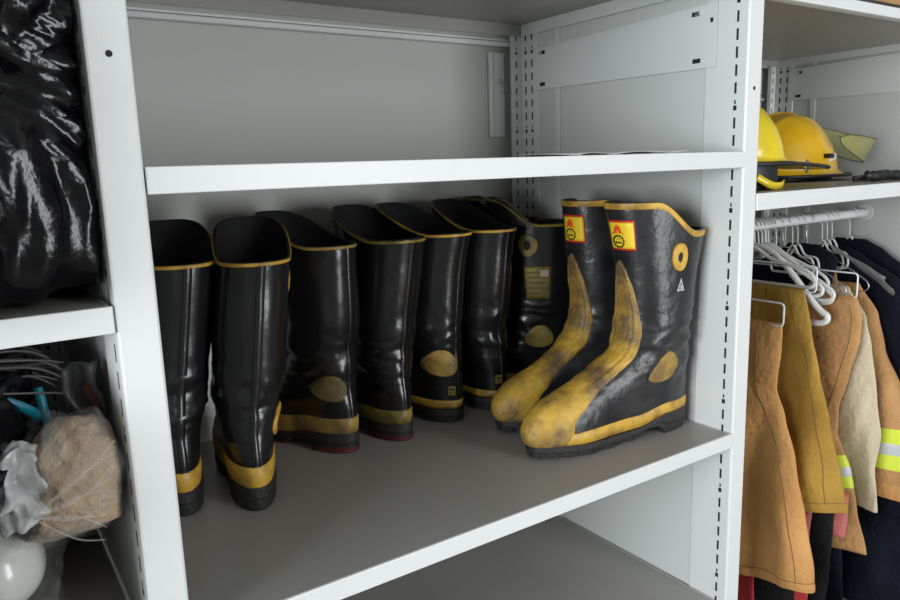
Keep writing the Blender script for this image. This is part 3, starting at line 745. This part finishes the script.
def drape(name, X, z0, z1, near, far, thick, m, parent, seed=0, amp=0.010, nseg=80, nz=90, slope=0.0, xs=None, y_off=0.0, kf=1.0, grow=0.0, zr=None):
    """closed cloth body hanging down; returns object and its surface function"""
    def P(zf, a, g=0.0):
        z = z0+(z1-z0)*zf
        yn = keyed(near, z) if near[0][0] < near[-1][0] else keyed([(-k, v) for k, v in near], -z)
        yf = keyed([(-k, v) for k, v in far], -z)
        th = keyed(thick, zf)
        top = math.sqrt(max(0.0, min(1.0, zf/0.02))) if zf < 0.02 else 1.0
        c, s = math.cos(a), math.sin(a)
        yc = (yn+yf)/2; hy = (yf-yn)/2
        y = yc-math.copysign(abs(c)**0.7, c)*hy
        w = zf**0.6
        yy = y*kf
        f = math.sin(yy*38+seed*2+3*zf+1.5*math.sin(zf*5+seed)) * 0.5 + fbm(yy*9+seed, seed*1.3, z*3.2, 3)*1.1
        f2 = fbm(yy*5+seed*2+s, s*0.7+seed, z*7, 2)
        x = X+s*(th*top+g)*(abs(s)**-0.0 if True else 1) + amp*w*f + 0.004*f2*w
        y += 0.006*fbm(z*7+seed, c, s+seed, 2)*w - g*c
        return Vector((x, y, z+slope*(y-0.1)*zf))
    rows = [[tuple(P(i/nz, 2*PI*j/nseg)) for j in range(nseg)] for i in range(nz+1)]
    # inner return for an open bottom
    for k, (zz, g) in enumerate(((1.0, -0.004), (0.97, -0.006), (0.9, -0.008))):
        rows.append([tuple(P(zz, 2*PI*j/nseg, g)) for j in range(nseg)])
    o = link(name, grid_mesh(name, rows, close_u=True, flip=False, cap_ends=True), m, parent, smooth=True)
    return o, P
def bandstrip(name, P, zf0, zf1, m, parent, g=0.0012, nseg=80, a0=0, a1=2*PI, nz=5):
    full = abs(a1-a0-2*PI) < 1e-6; n = nseg if full else nseg+1
    rows = [[tuple(P(zf0+(zf1-zf0)*i/nz, a0+(a1-a0)*j/nseg, g*(1 if 0 < i < nz else 0.2))) for j in range(n)] for i in range(nz+1)]
    return link(name, grid_mesh(name, rows, close_u=full), m, parent, smooth=True)
def seam(P, pts, parent, r=0.0009, m=STI, g=0.0004):
    bm = bmesh.new(); tube(bm, [P(zf, a, g) for zf, a in pts], r, 5); return link('seam', bm, m, parent, smooth=True)

t = thing('work_trousers', 'orange tan work trousers folded over a hanger, nearest the upright', 'trousers', (0, 0, 0), 0, 'trousers on hangers')
o, P = drape('leg_cloth', 1.333, -0.378, -0.985, [(-0.378, .112), (-.44, .114), (-.533, .121), (-.6, .098), (-.68, .064), (-.815, .033), (-.96, .0), (-.99, -.004)], [(-.378, .47), (-1.0, .50)], [(0, .016), (.15, .022), (.5, .030), (1, .040)], TAN, t, seed=1, amp=0.021, slope=-0.10)
bandstrip('hem', P, 0.965, 1.0, TAN, t)
seam(P, [(0.03+0.95*i/50, 5.35+0.35*math.sin(i/50*1.8)) for i in range(51)], t)
seam(P, [(0.965, 2*PI*j/80) for j in range(81)], t)
drape('lining', 1.335, -0.93, -1.22, [(-.93, .05), (-1.3, .05)], [(-.93, .45), (-1.3, .45)], [(0, .022), (1, .026)], BLKC, t, seed=2, amp=0.004, nz=20)
for yy, zz in ((0.055, -1.11), (0.135, -1.10), (0.02, -1.06)):
    drape('suspender_strap', 1.31+0.03*(yy < 0.1), -0.93, zz, [(-.93, yy), (-1.2, yy)], [(-.93, yy+.045), (-1.2, yy+.045)], [(0, .003), (1, .003)], REDS, t, seed=3+yy, amp=0.004, nz=14, nseg=20)
t = thing('work_trousers', 'mustard yellow work trousers folded over a hanger, second along', 'trousers', (0, 0, 0), 0, 'trousers on hangers')
o, P = drape('leg_cloth', 1.45, -0.316, -0.838, [(-.316, .132), (-.41, .109), (-.5, .08), (-.613, .053), (-.751, .026), (-.85, .008)], [(-.316, .49), (-1, .49)], [(0, .014), (.15, .022), (.6, .032), (1, .036)], MUS, t, seed=6, amp=0.018, slope=-0.05)
bandstrip('hem', P, 0.955, 1.0, MUS, t)
seam(P, [(0.03+0.93*i/50, 5.55+0.2*math.sin(i/50*2.5)) for i in range(51)], t)
seam(P, [(0.955, 2*PI*j/80) for j in range(81)], t)
drape('lining', 1.46, -0.80, -1.18, [(-.8, .035), (-1.3, .045)], [(-.8, .42), (-1.3, .42)], [(0, .022), (1, .024)], BLKC, t, seed=9, amp=0.004, nz=20)
for X_, yy, zz in ((1.435, 0.075, -0.925), (1.475, 0.012, -0.90)):
    o, _ = drape('suspender_strap', X_, -0.79, zz, [(-.79, yy), (-1.2, yy)], [(-.79, yy+.055), (-1.2, yy+.05)], [(0, .004), (1, .006)], PNK, t, seed=3+yy, amp=0.004, nz=14, nseg=20)
t = thing('work_trousers', 'brown tan trousers with a lime and silver band, third along the rod', 'trousers', (0, 0, 0), 0, 'trousers on hangers')
o, P = drape('leg_cloth', 1.60, -0.348, -0.995, [(-.348, .085), (-.399, .071), (-.448, .072), (-.551, .092), (-.632, .112), (-.70, .11), (-.78, .075), (-.89, .050), (-1.0, .020)], [(-.348, .40), (-1, .42)], [(0, .016), (.2, .024), (.7, .026), (1, .022)], TAN2, t, seed=11, amp=0.010, slope=-0.05)
bandstrip('lime_band', P, 0.62, 0.745, LIME, t, g=0.0022); bandstrip('silver_band', P, 0.66, 0.705, SILV, t, g=0.0036)
seam(P, [(0.03+0.55*i/50, 5.7) for i in range(51)], t)
t = thing('cream_cloth', 'cream coloured cloth garment hanging behind the third trousers', 'garment', (0, 0, 0), 0)
drape('garment_cloth', 1.662, -0.335, -0.895, [(-.335, .14), (-.411, .091), (-.483, .074), (-.606, .056), (-.704, .039), (-.784, .043), (-.888, .021)], [(-.335, .24), (-.5, .35), (-1, .45)], [(0, .010), (.2, .018), (1, .022)], CRM, t, seed=15, amp=0.014, slope=-0.03, kf=1.6)
t = thing('tan_coat', 'tan coat whose sleeve has a wide lime and silver band', 'coat', (0, 0, 0), 0)
o, P = drape('sleeve', 1.775, -0.345, -0.885, [(-.345, .17), (-.42, .118), (-.51, .096), (-.60, .050), (-.70, .012), (-.80, -.015), (-.885, -.035)], [(-.345, .26), (-.885, .16)], [(0, .012), (.2, .034), (1, .048)], TAN2, t, seed=19, amp=0.010)
bandstrip('lime_band', P, 0.66, 0.86, LIME, t, g=0.002); bandstrip('silver_band', P, 0.725, 0.795, SILV, t, g=0.0034)
bandstrip('cuff', P, 0.93, 1.0, TAN, t, g=0.002)
drape('coat_body', 1.75, -0.315, -0.70, [(-.315, .22), (-.4, .20), (-1, .2)], [(-.315, .42), (-.4, .48), (-1, .48)], [(0, .008), (.2, .02), (1, .02)], TAN2, t, seed=20, amp=0.006)
COATS = [('dark coat hanging behind the brown tan trousers, mostly hidden', 1.722, 33, -0.245, 0.016), ('navy coat hanging beside the tan sleeve', 1.872, 23, -0.262, 0.034), ('dark navy coat hanging last on the rod by the wall', 1.965, 27, -0.250, 0.036)]
for lab, x, sd, zt, th in COATS:
    t = thing('navy_coat', lab, 'coat', (0, 0, 0), 0, 'dark coats at the end of the rod')
    drape('coat_body', x, zt, -1.28, [(zt, .255), (zt-.03, .20), (-.34, .115+(.1 if x < 1.75 else 0)), (-.42, .07+(.13 if x < 1.75 else 0)), (-.7, .04+(.15 if x < 1.75 else 0)), (-1.3, .02+(.1 if x < 1.75 else 0))], [(zt, .34), (-.34, .48), (-1.3, .53)], [(0, .010), (.06, .025), (.2, th*0.85), (1, th)], NAV, t, seed=sd, amp=0.012)
    if x > 1.75: drape('sleeve', x-0.012, zt-0.07, -0.98, [(zt-.07, .16), (-.42, .055), (-.7, .012), (-1.0, -.005)], [(zt-.07, .2), (-1.0, .12)], [(0, .008), (.15, .025), (1, .032)], NAV, t, seed=sd+1, amp=0.008, nz=50, nseg=50)
# clear garment cover over the shoulder of the last coats
rows = []
for i in range(13):
    f = i/12; rows.append([(1.79+0.04*j/6+0.004*math.sin(i+j), 0.262-0.15*f+0.01*math.sin(j), -0.250-0.075*f-0.028*(j/6)*(0.5+f)-0.01*(j/6)) for j in range(7)])
o = link('garment_cover', grid_mesh('garment_cover', rows), film('cover_film', (0.5, 0.5, 0.5), 0.45), smooth=True); md = o.modifiers.new('s', 'SOLIDIFY'); md.thickness = 0.001
tag(o, 'translucent plastic cover on the shoulder of the navy coat', 'cover')

# ------------------------------------------------------------------ helmets
HY = mat('helmet_yellow', (0.86, 0.50, 0.012), 0.25, noise_scale=14, col2=(0.66, 0.36, 0.01), spec=0.5, coat=0.4, ramp=(0.25, 0.45))
HY2 = mat('helmet_lemon', (0.86, 0.66, 0.02), 0.3, noise_scale=14, col2=(0.70, 0.52, 0.02), coat=0.3, ramp=(0.25, 0.45))
EDG = mat('black_edge_trim', (0.015, 0.015, 0.015), 0.5)
VIS = mat('visor_tint', (0.50, 0.52, 0.16), 0.08, alpha=0.30, spec=0.8)
def helmet(name, label, loc, rz, m, tail=1.0, lx=0.135, ly=0.105, hz=0.145, tiltx=0.0, group=None, zoff=0.0):
    t = thing(name, label, 'helmet', loc, rz, group)
    t.rotation_euler = (0, tiltx, rz)
    prof = [(0.0, 1.0), (0.2, 0.985), (0.4, 0.93), (0.6, 0.82), (0.78, 0.66), (0.9, 0.48), (0.97, 0.32), (1.0, 0.2), (1.02, 0.15), (1.08, 0.11), (1.17, 0.085), (1.24, 0.07)]
    pts = catmull([(r, z, 0) for r, z in prof], n=4); n = 96; rows = []
    def S(r, z, a):
        c, s = math.cos(a), math.sin(a); ext = 1.0
        brim = max(0, r-1.0)
        kx = lx*(r+(brim*tail*2.2*max(0, c)**1.5 if c > 0 else brim*0.2)); ky = ly*(r - brim*0.35*abs(s))
        rd = 0.006*sum(math.exp(-((ly*r*s-q)/0.007)**2) for q in (-0.045, 0, 0.045))*(1 if r < 0.9 else max(0, 1-(r-0.9)/0.1))*(abs(c) if r > 0.1 else 1)
        zz = zoff+z*hz+rd-(0.008*tail*brim*4*max(0, c)**2)*0.5
        return (kx*c, ky*s, zz)
    for q in pts: rows.append([S(q[0], q[1], 2*PI*j/n) for j in range(n)])
    inn = [[(x*0.96, y*0.96, z-0.004) for x, y, z in r] for r in rows[::-1]]
    sh = link('shell', grid_mesh('shell', rows+inn, close_u=True, flip=False), m, t, smooth=True)
    bm = bmesh.new(); tube(bm, [Vector(p) for p in rows[-1]], 0.0042, 8, closed=True); link('edge_trim', bm, EDG, t, smooth=True)
    rows2 = [[(x*0.9/1.24, y*0.9/1.24*1.05, z_) for x, y, _ in rows[-1]] for z_ in (0.06, 0.03, 0.002)] if tail <= 1 else [[(lx*0.9*math.cos(2*PI*j/n), ly*0.9*math.sin(2*PI*j/n), z_) for j in range(n)] for z_ in (0.06, 0.03, 0.002)]
    o = link('liner', grid_mesh('liner', rows2, close_u=True, cap_ends=True), EDG, t, smooth=False)
    return t
zt = -0.0755
t = helmet('fire_helmet', 'golden yellow fire helmet with tilted clear face shield, at the back of the shelf', (1.650, 0.33, zt+0.001), R(-14), HY, tail=0.1, hz=0.170, lx=0.145, ly=0.120, group='yellow fire helmets')
rows = []; er = []
Ru, zc = 0.150, 0.075
for i in range(15):
    v = i/14; row = []
    for j in range(49):
        u = -1+2*j/48; a = u*1.45; hh = 0.072*math.sqrt(max(0.0, 1-abs(u)**3.0))
        rr = Ru*(1+0.05*v)
        x = rr*math.cos(a)*1.72; y = rr*math.sin(a)*0.88; z = 0.03-0.6*hh+v*hh*0.95
        th = R(-24); x0 = x-0.0
        row.append((x0*math.cos(th)-z*math.sin(th)*1.0+0.012, y, zc-x0*0.22+y*0.22+z*math.cos(th)+0.040))
    rows.append(row)
me = grid_mesh('face_shield', rows); fs = link('face_shield', me, VIS, t, smooth=True)
md = fs.modifiers.new('s', 'SOLIDIFY'); md.thickness = 0.0015
bm = bmesh.new(); tube(bm, [Vector(p) for p in rows[0]]+[Vector(p) for p in rows[-1][::-1]], 0.0013, 6, closed=True); link('shield_edge', bm, mat('dark_shield_edge', (0.10, 0.09, 0.03), 0.4), fs, smooth=True)
for s in (-1, 1):
    bm = bmesh.new(); tube(bm, [(0.03, s*0.112, 0.06), (0.03, s*0.134, 0.06)], 0.006, 14); link('shield_pivot', bm, EDG, t, smooth=False)
def on_helmet(name, u0, u1, z0, z1, m, par, lx=0.135, ly=0.115, k=1.03):
    rows = [[(lx*k*math.cos(u0+(u1-u0)*i/8), ly*k*math.sin(u0+(u1-u0)*i/8), z0+(z1-z0)*j/4) for i in range(9)] for j in range(5)]
    o = link(name, grid_mesh(name, rows), m, par, smooth=True); md = o.modifiers.new('s', 'SOLIDIFY'); md.thickness = 0.002; return o
on_helmet('white_sticker', R(-72), R(-38), 0.034, 0.066, mat('sticker_white', (0.75, 0.75, 0.6), 0.5), t)
t = helmet('fire_helmet', 'lemon yellow fire helmet with long black-edged brim, nearest the upright', (1.180, 0.150, zt+0.002), R(0), HY2, tail=4.2, lx=0.098, ly=0.098, hz=0.135, zoff=0.040, group='yellow fire helmets')
bm = bmesh.new(); tube(bm, catmull([(0.222, -0.034, 0.052), (0.230, -0.034, 0.040), (0.222, -0.034, 0.026), (0.214, -0.034, 0.040)], closed=True, n=5), 0.0017, 8, closed=True)
link('d_ring', bm, STEEL, t, smooth=True)
bm = bmesh.new(); ribbon(bm, [(-0.05, -0.092, 0.024), (-0.02, -0.104, 0.008), (0.015, -0.102, 0.006), (0.040, -0.092, 0.010)], 0.014, 0.003); link('chin_strap', bm, HY2, t, smooth=True)
# black strap on shelf
bm = bmesh.new(); random.seed(8)
tube(bm, catmull([(1.60, 0.09, zt+0.014), (1.62, 0.075, zt+0.012), (1.68, 0.08, zt+0.013), (1.75, 0.07, zt+0.010), (1.82, 0.085, zt+0.014), (1.88, 0.08, zt+0.012)], n=8), [0.009+0.004*abs(math.sin(i*0.7)) for i in range(41)], 10)
tube(bm, catmull([(1.575, 0.10, zt+0.008), (1.64, 0.12, zt+0.007), (1.72, 0.115, zt+0.008), (1.80, 0.10, zt+0.007), (1.87, 0.11, zt+0.008)], n=8), [0.004+0.003*abs(math.sin(i*0.9)) for i in range(33)], 10)
tag(link('helmet_strap', bm, EDG, smooth=True), 'crumpled black strap lying on the shelf right of the helmets', 'strap')
